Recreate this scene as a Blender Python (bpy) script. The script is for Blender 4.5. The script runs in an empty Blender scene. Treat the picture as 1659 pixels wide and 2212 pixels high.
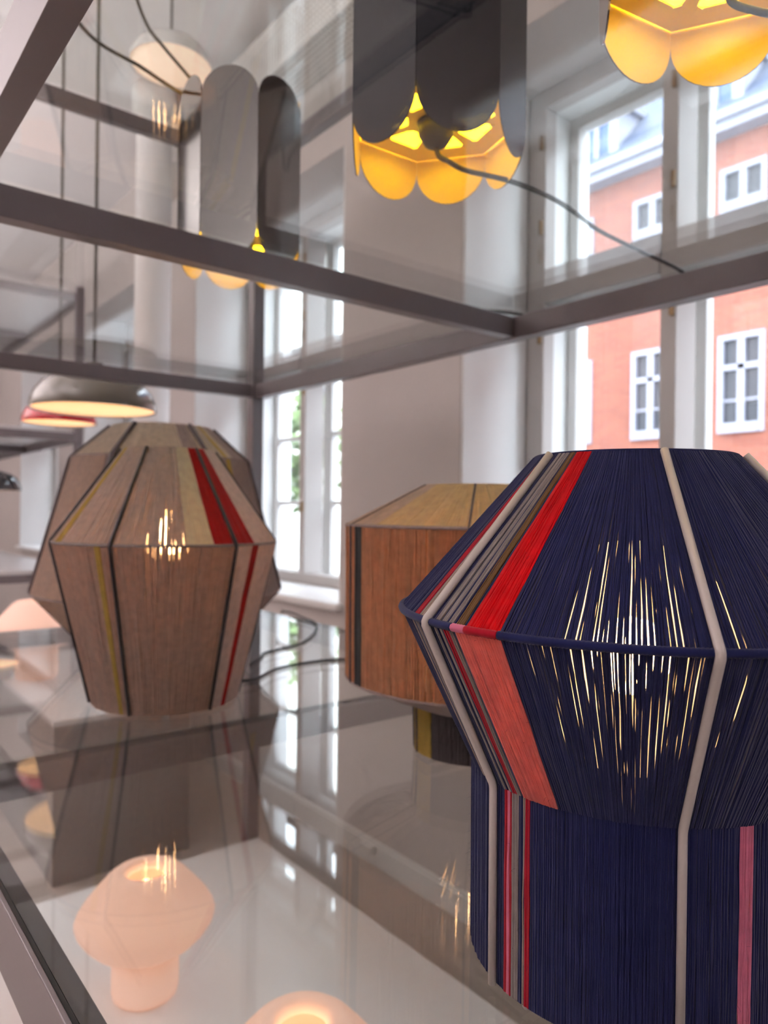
import bpy, bmesh, math, random
from mathutils import Vector, Matrix

random.seed(7)
scene = bpy.context.scene
COL = scene.collection
EYE = 1.27                      # height of the lens above the floor


def R(d):
    return math.radians(d)


# ------------------------------------------------------------------ camera
cam_data = bpy.data.cameras.new('camera')
cam = bpy.data.objects.new('camera', cam_data)
COL.objects.link(cam)
cam.matrix_world = (Matrix.Translation((0, 0, EYE)) @ Matrix.Rotation(R(-38.65), 4, 'Z')
                    @ Matrix.Rotation(R(90), 4, 'X') @ Matrix.Rotation(R(0.7), 4, 'Z'))
cam_data.sensor_fit = 'VERTICAL'
cam_data.sensor_height = 36.0
cam_data.lens = 1590 / 2212 * 36.0
cam_data.clip_start = 0.02
cam_data.clip_end = 200
cam_data.dof.use_dof = True
cam_data.dof.focus_distance = 0.50
cam_data.dof.aperture_fstop = 7.0
scene.camera = cam

# ------------------------------------------------------------------ world, sun, exposure
world = bpy.data.worlds.new('overcast_sky')
scene.world = world
world.use_nodes = True
bg = world.node_tree.nodes['Background']
bg.inputs['Color'].default_value = (0.80, 0.90, 1.0, 1)
bg.inputs['Strength'].default_value = 8.0

sun_data = bpy.data.lights.new('sun', 'SUN')
sun_data.energy = 1.6
sun_data.angle = R(8)
sun_data.color = (1.0, 0.95, 0.88)
sun = bpy.data.objects.new('sun', sun_data)
COL.objects.link(sun)
sun.rotation_euler = (R(12), R(-48), 0)          # shines towards +x, over our roof onto the houses opposite

scene.view_settings.view_transform = 'Standard'
scene.view_settings.look = 'None'
scene.view_settings.gamma = 1.0
scene.view_settings.use_curve_mapping = False
scene.view_settings.exposure = 0.30
try:
    cy = scene.cycles
    cy.use_denoising = True
    cy.max_bounces = 8
    cy.diffuse_bounces = 3
    cy.glossy_bounces = 4
    cy.transmission_bounces = 4
    cy.transparent_max_bounces = 20
    cy.use_adaptive_sampling = True
    cy.adaptive_threshold = 0.15
    cy.adaptive_min_samples = 16
    cy.use_light_tree = True
    cy.sample_clamp_indirect = 6.0
    cy.caustics_reflective = False
    cy.caustics_refractive = False
except Exception:
    pass

# window openings of the right-hand wall (y from, y to); every one gets a daylight portal
WINDOWS = [(-1.55, -0.22), (0.46, 1.68), (2.33, 3.69), (4.34, 5.62), (6.27, 7.55)]
WALL_X, LEFT_X, BACK_Y, FAR_Y, CEIL = 1.65, -4.2, -3.4, 9.2, 3.30
SILL, HEAD = EYE - 0.385, EYE + 1.42


def portal(name, loc, rot, sx, sy):
    d = bpy.data.lights.new(name, 'AREA')
    d.shape = 'RECTANGLE'
    d.size, d.size_y = sx, sy
    d.cycles.is_portal = True
    o = bpy.data.objects.new(name, d)
    COL.objects.link(o)
    o.location = loc
    o.rotation_euler = rot


for a, b in WINDOWS:
    portal('daylight_portal', (2.26, (a + b) / 2, (SILL + HEAD) / 2), (0, R(90), 0), HEAD - SILL, b - a)


# ------------------------------------------------------------------ materials
def lin(c):
    c = c / 255.0
    return c / 12.92 if c <= 0.04045 else ((c + 0.055) / 1.055) ** 2.4


def rgb(r, g, b):
    return (lin(r), lin(g), lin(b), 1.0)


def new_mat(name):
    m = bpy.data.materials.new(name)
    m.use_nodes = True
    nt = m.node_tree
    return m, nt, nt.nodes['Principled BSDF']


def noisy(nt, bsdf, col, amount=0.08, scale=8.0, stretch=None, coord='Object'):
    """colour with a little procedural mottling"""
    tc = nt.nodes.new('ShaderNodeTexCoord')
    no = nt.nodes.new('ShaderNodeTexNoise')
    no.inputs['Scale'].default_value = scale
    no.inputs['Detail'].default_value = 4
    if stretch:
        mp = nt.nodes.new('ShaderNodeMapping')
        mp.inputs['Scale'].default_value = stretch
        nt.links.new(tc.outputs[coord], mp.inputs['Vector'])
        nt.links.new(mp.outputs['Vector'], no.inputs['Vector'])
    else:
        nt.links.new(tc.outputs[coord], no.inputs['Vector'])
    mx = nt.nodes.new('ShaderNodeMix')
    mx.data_type = 'RGBA'
    mx.inputs[6].default_value = tuple(max(0, c * (1 - amount)) for c in col[:3]) + (1,)
    mx.inputs[7].default_value = tuple(min(1, c * (1 + amount)) for c in col[:3]) + (1,)
    nt.links.new(no.outputs['Fac'], mx.inputs[0])
    if bsdf is not None:
        nt.links.new(mx.outputs[2], bsdf.inputs['Base Color'])
    return mx.outputs[2]


def paint(name, col, rough=0.5, spec=0.5, metal=0.0, amount=0.05, scale=6.0, coat=0.0):
    m, nt, p = new_mat(name)
    noisy(nt, p, col, amount, scale)
    p.inputs['Roughness'].default_value = rough
    p.inputs['Specular IOR Level'].default_value = spec
    p.inputs['Metallic'].default_value = metal
    p.inputs['Coat Weight'].default_value = coat
    p.inputs['Coat Roughness'].default_value = 0.06
    return m


def glow(name, col, strength, base=None, sampled=True):
    m, nt, p = new_mat(name)
    noisy(nt, p, base or col, 0.04, 5)
    p.inputs['Emission Color'].default_value = col
    p.inputs['Emission Strength'].default_value = strength
    p.inputs['Roughness'].default_value = 0.5
    if not sampled:
        m.cycles.emission_sampling = 'NONE'
    return m


def frosted(name, col, strength, clear):
    """lit frosted glass: glows softly and lets part of the bulb behind it show"""
    m, nt, p = new_mat(name)
    noisy(nt, p, (0.9, 0.8, 0.65, 1), 0.05, 20)
    p.inputs['Emission Color'].default_value = col
    p.inputs['Emission Strength'].default_value = strength
    tp = nt.nodes.new('ShaderNodeBsdfTransparent')
    mx = nt.nodes.new('ShaderNodeMixShader')
    mx.inputs[0].default_value = clear
    nt.links.new(p.outputs[0], mx.inputs[1])
    nt.links.new(tp.outputs[0], mx.inputs[2])
    nt.links.new(mx.outputs[0], nt.nodes['Material Output'].inputs['Surface'])
    m.cycles.emission_sampling = 'NONE'
    return m


def yarn(name, col, through=0.3, amount=0.25, scale=90.0):
    """wool: matt, a little light passes through it"""
    m, nt, p = new_mat(name)
    c = noisy(nt, p, col, amount, scale)
    p.inputs['Roughness'].default_value = 0.95
    p.inputs['Specular IOR Level'].default_value = 0.15
    p.inputs['Sheen Weight'].default_value = 0.15
    p.inputs['Sheen Roughness'].default_value = 0.5
    tr = nt.nodes.new('ShaderNodeBsdfTranslucent')
    nt.links.new(c, tr.inputs['Color'])
    mx = nt.nodes.new('ShaderNodeMixShader')
    mx.inputs[0].default_value = through
    nt.links.new(p.outputs[0], mx.inputs[1])
    nt.links.new(tr.outputs[0], mx.inputs[2])
    nt.links.new(mx.outputs[0], nt.nodes['Material Output'].inputs['Surface'])
    return m


def sheet_glass(name, tint=(0.965, 0.985, 0.975, 1), f0=0.045):
    """clear pane: see-through plus a mirror reflection that grows towards grazing angles"""
    m = bpy.data.materials.new(name)
    m.use_nodes = True
    nt = m.node_tree
    nt.nodes.remove(nt.nodes['Principled BSDF'])
    lw = nt.nodes.new('ShaderNodeLayerWeight')
    lw.inputs['Blend'].default_value = 0.5
    pw = nt.nodes.new('ShaderNodeMath')
    pw.operation = 'POWER'
    pw.inputs[1].default_value = 5.0
    nt.links.new(lw.outputs['Facing'], pw.inputs[0])
    ma = nt.nodes.new('ShaderNodeMath')
    ma.operation = 'MULTIPLY_ADD'
    ma.inputs[1].default_value = 1 - f0
    ma.inputs[2].default_value = f0
    nt.links.new(pw.outputs[0], ma.inputs[0])
    tp = nt.nodes.new('ShaderNodeBsdfTransparent')
    tp.inputs['Color'].default_value = tint
    gl = nt.nodes.new('ShaderNodeBsdfGlossy')
    gl.inputs['Roughness'].default_value = 0.0
    gl.inputs['Color'].default_value = (1, 1, 1, 1)
    mx = nt.nodes.new('ShaderNodeMixShader')
    nt.links.new(ma.outputs[0], mx.inputs[0])
    nt.links.new(tp.outputs[0], mx.inputs[1])
    nt.links.new(gl.outputs[0], mx.inputs[2])
    nt.links.new(mx.outputs[0], nt.nodes['Material Output'].inputs['Surface'])
    return m


def perforated(name, col, hole):
    m, nt, p = new_mat(name)
    tc = nt.nodes.new('ShaderNodeTexCoord')
    vo = nt.nodes.new('ShaderNodeVectorMath')
    vo.operation = 'SCALE'
    vo.inputs['Scale'].default_value = 1 / 0.022
    nt.links.new(tc.outputs['Object'], vo.inputs[0])
    fr = nt.nodes.new('ShaderNodeVectorMath')
    fr.operation = 'FRACTION'
    nt.links.new(vo.outputs[0], fr.inputs[0])
    sp = nt.nodes.new('ShaderNodeSeparateXYZ')
    nt.links.new(fr.outputs[0], sp.inputs[0])

    def mth(op, a, b):
        n = nt.nodes.new('ShaderNodeMath')
        n.operation = op
        for i, v in enumerate((a, b)):
            if isinstance(v, (int, float)):
                n.inputs[i].default_value = v
            else:
                nt.links.new(v, n.inputs[i])
        return n.outputs[0]
    dy = mth('SUBTRACT', sp.outputs['Y'], 0.5)
    dz = mth('SUBTRACT', sp.outputs['Z'], 0.5)
    dx = mth('SUBTRACT', sp.outputs['X'], 0.5)
    geo = nt.nodes.new('ShaderNodeNewGeometry')
    sn = nt.nodes.new('ShaderNodeSeparateXYZ')
    nt.links.new(geo.outputs['Normal'], sn.inputs[0])
    side = mth('GREATER_THAN', mth('ABSOLUTE', sn.outputs['X'], 0), 0.5)
    q = mth('ADD', mth('MULTIPLY', dz, side), mth('MULTIPLY', dx, mth('SUBTRACT', 1.0, side)))
    d2 = mth('ADD', mth('MULTIPLY', dy, dy), mth('MULTIPLY', q, q))
    inside = mth('LESS_THAN', d2, 0.075)
    mx = nt.nodes.new('ShaderNodeMix')
    mx.data_type = 'RGBA'
    mx.inputs[6].default_value = col
    mx.inputs[7].default_value = hole
    nt.links.new(inside, mx.inputs[0])
    nt.links.new(mx.outputs[2], p.inputs['Base Color'])
    p.inputs['Roughness'].default_value = 0.5
    return m


def brickwork(name):
    m, nt, p = new_mat(name)
    tc = nt.nodes.new('ShaderNodeTexCoord')
    sp = nt.nodes.new('ShaderNodeSeparateXYZ')
    cb = nt.nodes.new('ShaderNodeCombineXYZ')
    nt.links.new(tc.outputs['Object'], sp.inputs[0])
    nt.links.new(sp.outputs['Y'], cb.inputs['X'])
    nt.links.new(sp.outputs['Z'], cb.inputs['Y'])
    br = nt.nodes.new('ShaderNodeTexBrick')
    br.inputs['Color1'].default_value = (0.215, 0.066, 0.040, 1)
    br.inputs['Color2'].default_value = (0.175, 0.050, 0.034, 1)
    br.inputs['Mortar'].default_value = (0.21, 0.095, 0.070, 1)
    br.inputs['Scale'].default_value = 1.0
    br.inputs['Brick Width'].default_value = 0.24
    br.inputs['Row Height'].default_value = 0.066
    br.inputs['Mortar Size'].default_value = 0.006
    nt.links.new(cb.outputs[0], br.inputs['Vector'])
    no = nt.nodes.new('ShaderNodeTexNoise')
    no.inputs['Scale'].default_value = 0.55
    nt.links.new(tc.outputs['Object'], no.inputs['Vector'])
    hs = nt.nodes.new('ShaderNodeHueSaturation')
    mr = nt.nodes.new('ShaderNodeMapRange')
    mr.inputs[1].default_value, mr.inputs[2].default_value = 0.3, 0.7
    mr.inputs[3].default_value, mr.inputs[4].default_value = 0.85, 1.15
    nt.links.new(no.outputs['Fac'], mr.inputs[0])
    nt.links.new(mr.outputs[0], hs.inputs['Value'])
    nt.links.new(br.outputs['Color'], hs.inputs['Color'])
    nt.links.new(hs.outputs[0], p.inputs['Base Color'])
    p.inputs['Roughness'].default_value = 0.9
    return m


M = {
    'wall': paint('warm_white_plaster', (0.60, 0.555, 0.535, 1), 0.9, 0.2, amount=0.03, scale=2),
    'ceiling': paint('white_ceiling_paint', (0.88, 0.85, 0.86, 1), 0.9, 0.2, amount=0.03, scale=1.5),
    'floor': paint('pale_lacquered_floor', (0.44, 0.38, 0.34, 1), 0.5, 0.4, amount=0.06, scale=3),
    'reveal': paint('white_gloss_paint', (0.82, 0.81, 0.80, 1), 0.4, 0.4, amount=0.02),
    'frame_grey': paint('greige_window_paint', (0.50, 0.475, 0.455, 1), 0.45, 0.4, amount=0.05),
    'frame_white': paint('white_window_paint', (0.86, 0.87, 0.86, 1), 0.4, 0.4, amount=0.02),
    'rail': paint('taupe_powder_coat', rgb(112, 103, 106), 0.32, 0.6, amount=0.04, scale=25),
    'gasket': paint('black_rubber', (0.006, 0.006, 0.006, 1), 0.35, 0.4),
    'board': paint('white_laminate_board', (0.84, 0.815, 0.81, 1), 0.25, 0.5, amount=0.02),
    'podium': paint('warm_grey_podium_body', (0.30, 0.275, 0.265, 1), 0.6, 0.3),
    'screw': paint('zinc_screw', (0.7, 0.7, 0.72, 1), 0.25, 0.5, metal=1.0),
    'glass': sheet_glass('clear_shelf_glass'),
    'glass_edge': paint('dark_green_glass_edge', (0.012, 0.03, 0.025, 1), 0.12, 0.6),
    'pane': sheet_glass('clear_window_glass', (0.99, 0.995, 1, 1), 0.03),
    'brass': paint('aged_brass', (0.25, 0.16, 0.08, 1), 0.4, 0.5, metal=0.6),
    'cord': paint('black_cord', (0.012, 0.012, 0.013, 1), 0.5, 0.4),
    'cord_grey': paint('olive_grey_cord', (0.13, 0.12, 0.10, 1), 0.6, 0.3),
    'black_gloss': paint('black_gloss_metal', (0.010, 0.010, 0.016, 1), 0.25, 0.08, amount=0.04),
    'steel': paint('polished_steel', (0.15, 0.145, 0.14, 1), 0.06, 0.5, metal=1.0, amount=0.02),
    'yellow': paint('yellow_enamel', (1.0, 0.69, 0.06, 1), 0.35, 0.4, amount=0.04),
    'yellow_lit': glow('lit_yellow_diffuser', (1.0, 0.74, 0.02, 1), 6.0, (0.9, 0.7, 0.05, 1)),
    'bulb': glow('warm_bulb', (1.0, 0.62, 0.27, 1), 44.0),
    'bulb_globe': frosted('frosted_warm_globe', (1.0, 0.56, 0.22, 1), 2.4, 0.5),
    'bulb_soft': glow('warm_bulb_soft', (1.0, 0.60, 0.30, 1), 10.0),
    'opal': glow('lit_peach_opal_glass', (1.0, 0.44, 0.26, 1), 0.34, (0.74, 0.60, 0.53, 1), False),
    'peach': glow('lit_peach_diffuser', (1.0, 0.52, 0.20, 1), 1.0, (0.95, 0.8, 0.6, 1), False),
    'peach_pale': glow('lit_pale_peach_diffuser', (1.0, 0.62, 0.42, 1), 0.62, (0.9, 0.8, 0.7, 1), False),
    'added_uplight': glow('added_uplighter_glow', (1.0, 0.90, 0.89, 1), 135.0),  # glow of the added bowls that fill the room with light
    'bulb_strong': glow('bright_warm_bulb', (1.0, 0.56, 0.24, 1), 58.0),
    'dome_grey': paint('grey_gloss_enamel', rgb(112, 106, 96), 0.12, 0.5, coat=0.5),
    'dome_red': paint('red_gloss_enamel', rgb(190, 10, 34), 0.15, 0.5, coat=0.5),
    'dome_black': paint('black_gloss_enamel', rgb(46, 48, 52), 0.12, 0.5, coat=0.5),
    'dome_white': paint('white_gloss_enamel', (0.8, 0.78, 0.76, 1), 0.2, 0.5),
    'perforated': perforated('perforated_metal', (0.80, 0.77, 0.75, 1), (0.40, 0.375, 0.36, 1)),
    'brick': brickwork('red_brickwork'),
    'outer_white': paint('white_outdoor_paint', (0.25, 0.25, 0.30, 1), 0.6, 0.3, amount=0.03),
    'outer_glass': paint('dark_window_glass', (0.035, 0.035, 0.042, 1), 0.15, 0.25),
    'roof': paint('blue_grey_slate', (0.045, 0.060, 0.105, 1), 0.6, 0.4, amount=0.15, scale=3),
    'dormer_blue': paint('blue_dormer_zinc', (0.05, 0.085, 0.21, 1), 0.5, 0.4),
    'pale_house': paint('pale_lime_render', (0.83, 0.82, 0.76, 1), 0.9, 0.2, amount=0.05, scale=0.6),
    'street': paint('grey_street_asphalt', (0.16, 0.16, 0.165, 1), 0.9, 0.2, amount=0.15, scale=3),
    'leaf': paint('fresh_green_leaf', (0.15, 0.22, 0.085, 1), 0.6, 0.3, amount=0.3, scale=4),
    'bark': paint('grey_brown_bark', (0.13, 0.10, 0.08, 1), 0.9, 0.2, amount=0.3, scale=6),
    # yarns
    'navy': yarn('navy_wool', rgb(27, 31, 74), 0.12),
    'red_y': yarn('red_wool', rgb(232, 12, 30), 0.55),
    'crimson_y': yarn('crimson_wool', rgb(176, 14, 40), 0.3),
    'pink_y': yarn('coral_pink_wool', rgb(255, 164, 160), 0.72),
    'rose_y': yarn('rose_pink_wool', rgb(226, 126, 156), 0.3),
    'tan_y': yarn('brown_wool', rgb(122, 88, 50), 0.35),
    'grey_y': yarn('grey_wool', rgb(152, 141, 137), 0.3),
    'beige_y': yarn('beige_wool', rgb(170, 150, 138), 0.35),
    'rod_white': paint('cream_coated_rod', rgb(192, 182, 177), 0.35, 0.5),
    'rod_black': paint('black_coated_rod', rgb(30, 27, 34), 0.45, 0.4),
    'rod_brown': paint('dark_taupe_coated_rod', rgb(74, 62, 64), 0.5, 0.4),
    'oat': yarn('oatmeal_wool', rgb(226, 208, 196), 0.64),
    'oat_dark': yarn('dark_oatmeal_wool', rgb(216, 190, 174), 0.64),
    'cream_y': yarn('cream_wool', rgb(244, 226, 200), 0.6),
    'cap_y': yarn('stone_wool', rgb(226, 212, 196), 0.55),
    'pale_y': yarn('pale_rose_wool', rgb(230, 214, 208), 0.55),
    'mustard_y': yarn('mustard_wool', rgb(208, 180, 92), 0.5),
    'brick_y': yarn('deep_red_wool', rgb(176, 22, 22), 0.45),
    'brown_y': yarn('caramel_wool', rgb(210, 160, 122), 0.58),
    'sand_y': yarn('sand_wool', rgb(244, 214, 174), 0.6),
    'mauve_y': yarn('mauve_grey_wool', rgb(178, 160, 155), 0.4),
    'char_y': yarn('charcoal_wool', rgb(84, 76, 78), 0.3),
    'black_y': yarn('black_wool', rgb(8, 7, 8), 0.0),
}


# ------------------------------------------------------------------ mesh helpers
class MB:
    def __init__(self):
        self.v, self.f, self.mi, self.smooth = [], [], [], []

    def add(self, verts, faces, mi=0, smooth=False):
        o = len(self.v)
        self.v += [tuple(p) for p in verts]
        for fc in faces:
            self.f.append(tuple(i + o for i in fc))
            self.mi.append(mi)
            self.smooth.append(smooth)

    def box(self, x0, x1, y0, y1, z0, z1, mi=0):
        x0, x1 = min(x0, x1), max(x0, x1)
        y0, y1 = min(y0, y1), max(y0, y1)
        z0, z1 = min(z0, z1), max(z0, z1)
        vs = [(x0, y0, z0), (x1, y0, z0), (x1, y1, z0), (x0, y1, z0), (x0, y0, z1), (x1, y0, z1), (x1, y1, z1), (x0, y1, z1)]
        self.add(vs, [(0, 3, 2, 1), (4, 5, 6, 7), (0, 1, 5, 4), (1, 2, 6, 5), (2, 3, 7, 6), (3, 0, 4, 7)], mi)
        return self

    def lathe(self, prof, segs=48, mi=0, cap0=False, cap1=False):
        n = len(prof)
        vs, fs = [], []
        for k in range(segs):
            a = 2 * math.pi * k / segs
            for r, z in prof:
                vs.append((r * math.cos(a), r * math.sin(a), z))
        for k in range(segs):
            k2 = (k + 1) % segs
            for i in range(n - 1):
                fs.append((k * n + i, k2 * n + i, k2 * n + i + 1, k * n + i + 1))
        if cap0:
            fs.append(tuple(k * n for k in reversed(range(segs))))
        if cap1:
            fs.append(tuple(k * n + n - 1 for k in range(segs)))
        self.add(vs, fs, mi, True)
        return self

    def tube(self, pts, r, sides=8, mi=0, closed_ends=True):
        pts = [Vector(p) for p in pts]
        n = len(pts)
        vs, fs = [], []
        up = None
        for i, p in enumerate(pts):
            t = (pts[min(i + 1, n - 1)] - pts[max(i - 1, 0)])
            t = t.normalized() if t.length > 1e-9 else Vector((0, 0, 1))
            if up is None:
                up = Vector((0, 0, 1)) if abs(t.z) < 0.9 else Vector((1, 0, 0))
                up = (up - t * up.dot(t)).normalized()
            else:
                up = up - t * up.dot(t)
                up = up.normalized() if up.length > 1e-6 else Vector((1, 0, 0))
            sd = t.cross(up)
            rr = r[i] if isinstance(r, (list, tuple)) else r
            for k in range(sides):
                a = 2 * math.pi * k / sides
                vs.append(p + up * (rr * math.cos(a)) + sd * (rr * math.sin(a)))
        for i in range(n - 1):
            for k in range(sides):
                k2 = (k + 1) % sides
                fs.append((i * sides + k, i * sides + k2, (i + 1) * sides + k2, (i + 1) * sides + k))
        if closed_ends:
            fs.append(tuple(reversed(range(sides))))
            fs.append(tuple((n - 1) * sides + k for k in range(sides)))
        self.add(vs, fs, mi, True)
        return self

    def build(self, name, mats, parent=None, loc=None, label=None, kind=None, bevel=0):
        me = bpy.data.meshes.new(name)
        me.from_pydata(self.v, [], self.f)
        if not isinstance(mats, (list, tuple)):
            mats = [mats]
        for m in mats:
            me.materials.append(m)
        me.polygons.foreach_set('material_index', self.mi)
        me.polygons.foreach_set('use_smooth', self.smooth)
        me.update()
        return put(name, me, parent, loc, label, kind, bevel)


def put(name, me, parent=None, loc=None, label=None, kind=None, bevel=0):
    o = bpy.data.objects.new(name, me)
    COL.objects.link(o)
    if parent is not None:
        o.parent = parent
    if loc is not None:
        o.location = loc
    if label:
        o['label'] = label
    if kind:
        o['kind'] = kind
    if bevel:
        b = o.modifiers.new('soft_edges', 'BEVEL')
        b.width = bevel
        b.segments = 2
        b.limit_method = 'ANGLE'
    return o


def box_obj(name, mat, x0, x1, y0, y1, z0, z1, parent=None, bevel=0, label=None, kind=None):
    return MB().box(x0, x1, y0, y1, z0, z1).build(name, mat, parent, None, label, kind, bevel)


def thing(name, label, cat, loc=(0, 0, 0), group=None, kind=None, rotz=0):
    o = bpy.data.objects.new(name, None)
    COL.objects.link(o)
    o.empty_display_size = 0.05
    o.location = loc
    o.rotation_euler = (0, 0, rotz)
    o['label'] = label
    if cat:
        o['category'] = cat
    if group:
        o['group'] = group
    if kind:
        o['kind'] = kind
    return o


def tag(o, label, cat=None, group=None, kind=None):
    o['label'] = label
    if cat:
        o['category'] = cat
    if group:
        o['group'] = group
    if kind:
        o['kind'] = kind
    return o


def spline(pts, n=10):
    """Catmull-Rom through the points"""
    P = [Vector(p) for p in pts]
    P = [P[0] * 2 - P[1]] + P + [P[-1] * 2 - P[-2]]
    out = []
    for i in range(1, len(P) - 2):
        p0, p1, p2, p3 = P[i - 1:i + 3]
        for k in range(n):
            t = k / n
            out.append(0.5 * ((2 * p1) + (p2 - p0) * t + (2 * p0 - 5 * p1 + 4 * p2 - p3) * t * t + (3 * p1 - p0 - 3 * p2 + p3) * t ** 3))
    out.append(P[-2])
    return out


# ================================================================== THE ROOM
T = 0.55                                   # wall thickness at the windows
FRAME_X = 1.95                             # inner face of the window frames
box_obj('floor', M['floor'], LEFT_X, WALL_X + T, BACK_Y, FAR_Y, -0.12, 0.0, kind='structure', label='pale floor of the showroom')
box_obj('ceiling', M['ceiling'], LEFT_X - .4, WALL_X + T, BACK_Y - .2, FAR_Y + .2, CEIL, CEIL + 0.25, kind='structure', label='white ceiling of the showroom')


def pierced_wall(name, x0, x1, wins, label):
    m = MB()
    m.box(x0, x1, BACK_Y, FAR_Y, 0, SILL)
    m.box(x0, x1, BACK_Y, FAR_Y, HEAD, CEIL)
    ys = [BACK_Y] + [q for w in wins for q in w] + [FAR_Y]
    for i in range(0, len(ys), 2):
        m.box(x0, x1, ys[i], ys[i + 1], SILL, HEAD)
    return m.build(name, M['wall'], kind='structure', label=label)


wall_r = pierced_wall('wall_right', WALL_X, WALL_X + T, WINDOWS, 'greige plaster wall with deep window niches')
box_obj('wall_left', M['wall'], LEFT_X - .4, LEFT_X, BACK_Y, FAR_Y, 0, CEIL, kind='structure', label='greige plaster wall opposite the display rack')
box_obj('wall_far', M['wall'], LEFT_X - .4, WALL_X + T, FAR_Y, FAR_Y + .2, 0, CEIL, kind='structure', label='greige end wall behind the far rack')
box_obj('wall_back', M['wall'], LEFT_X - .4, WALL_X + T, BACK_Y - .2, BACK_Y, 0, CEIL, kind='structure', label='greige wall behind the viewer')
bb = MB()
bb.box(WALL_X - 0.018, WALL_X, BACK_Y, FAR_Y, 0.0, 0.075)
bb.box(WALL_X - 0.012, WALL_X, BACK_Y, FAR_Y, 0.075, 0.085)
bb.build('baseboard_right', M['reveal'], kind='structure', label='low painted skirting under the windows')


def window(idx, y0, y1, detail=True):
    w = thing('window_%d' % idx, ['', 'double casement window behind the viewer', 'double casement window with the brick house behind it',
                                  'double casement window beyond the greige pier', 'double casement window past the round column',
                                  'double casement window at the end of the room'][idx], None, ((WALL_X + WALL_X + T) / 2, (y0 + y1) / 2, SILL), kind='structure')
    ox, oy, oz = w.location

    def part(name, mat, a, b, c, d, e, f, parent=w, bevel=0.003):
        if parent is w:
            off = Vector((ox, oy, oz))
        else:
            off = Vector((ox, oy, oz))
        return box_obj(name, mat, a - off.x, b - off.x, c - off.y, d - off.y, e - off.z, f - off.z, parent, bevel)
    mid = y0 + (y1 - y0) * 0.545
    # lining of the niche
    part('reveal_panel', M['reveal'], WALL_X + 0.001, FRAME_X, y1 - 0.012, y1 - 0.0005, SILL, HEAD)
    part('reveal_panel', M['reveal'], WALL_X + 0.001, FRAME_X, y0 + 0.0005, y0 + 0.012, SILL, HEAD)
    part('sill_board', M['reveal'], WALL_X - 0.035, FRAME_X + 0.01, y0 - 0.02, y1 + 0.02, SILL - 0.001, SILL + 0.03, bevel=0.008)
    ins, outx = FRAME_X, FRAME_X + 0.055
    z0, z1 = SILL + 0.03, HEAD
    tz0, tz1 = EYE + 0.70, EYE + 0.815
    # inner greige frame with mullion and transom
    part('frame_jamb', M['frame_grey'], ins, outx, y1 - 0.085, y1 - 0.012, z0, z1)
    part('frame_jamb', M['frame_grey'], ins, outx, y0 + 0.012, y0 + 0.085, z0, z1)
    part('frame_head', M['frame_grey'], ins, outx, y0 + 0.085, y1 - 0.085, z1 - 0.06, z1)
    part('frame_foot', M['frame_grey'], ins, outx, y0 + 0.085, y1 - 0.085, z0, z0 + 0.05)
    part('mullion', M['frame_grey'], ins, ins + 0.11, mid - 0.005, mid + 0.045, z0 + 0.05, z1 - 0.06)
    part('transom', M['frame_grey'], ins - 0.01, outx, y0 + 0.085, mid - 0.005, tz0, tz1)
    part('transom', M['frame_grey'], ins - 0.01, outx, mid + 0.045, y1 - 0.085, tz0, tz1)
    # outer white lining and sashes
    a, b = outx, WALL_X + T + 0.01
    part('outer_lining', M['frame_white'], a, b, y1 - 0.07, y1 - 0.001, z0, z1)
    part('outer_lining', M['frame_white'], a, b, y0 + 0.001, y0 + 0.07, z0, z1)
    part('outer_lining', M['frame_white'], a, b, y0 + 0.07, y1 - 0.07, z1 - 0.05, z1)
    sx0, sx1 = FRAME_X + 0.15, FRAME_X + 0.19
    for (a0, a1) in ((y0 + 0.07, mid + 0.02), (mid + 0.02, y1 - 0.07)):
        for (q0, q1) in ((z0 + 0.005, tz0 + 0.04), (tz0 + 0.06, z1 - 0.05)):
            st = 0.036
            s = part('sash', M['frame_white'], sx0, sx1, a0, a0 + st, q0, q1)
            part('sash_stile', M['frame_white'], sx0, sx1, a1 - st, a1, q0, q1)
            part('sash_rail', M['frame_white'], sx0, sx1, a0 + st, a1 - st, q1 - st, q1)
            part('sash_rail', M['frame_white'], sx0, sx1, a0 + st, a1 - st, q0, q0 + st)
            if idx != 2 and q0 < tz0:
                for fr in (0.36, 0.68):
                    zz = q0 + (q1 - q0) * fr
                    part('glazing_bar', M['frame_white'], sx0 + 0.008, sx1 - 0.008, a0 + st, a1 - st, zz - 0.012, zz + 0.012)
            part('pane', M['pane'], sx0 + 0.018, sx0 + 0.022, a0 + st, a1 - st, q0 + st, q1 - st, bevel=0)
    if detail:
        for zz in (z0 + 0.35, tz0 - 0.13, tz1 + 0.12, z1 - 0.2):
            part('hinge', M['brass'], ins - 0.012, ins, mid - 0.001, mid + 0.012, zz, zz + 0.05)
            part('hinge', M['brass'], ins - 0.012, ins, y1 - 0.078, y1 - 0.066, zz, zz + 0.05)
    return w


for i, (a, b) in enumerate(WINDOWS):
    window(i + 1, a, b)
# perforated duct cover high on the window wall
duct = thing('perforated_duct', 'long white perforated metal duct cover under the ceiling', 'duct cover', (1.50, 2.3, 3.02))
box_obj('cover', M['perforated'], -0.03, 0.145, -1.75, 1.75, 0.0, 0.20, duct, 0.004)
box_obj('end_cap', M['wall'], -0.034, 0.145, -1.765, -1.75, -0.004, 0.204, duct)
box_obj('end_cap', M['wall'], -0.034, 0.145, 1.75, 1.765, -0.004, 0.204, duct)

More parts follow.
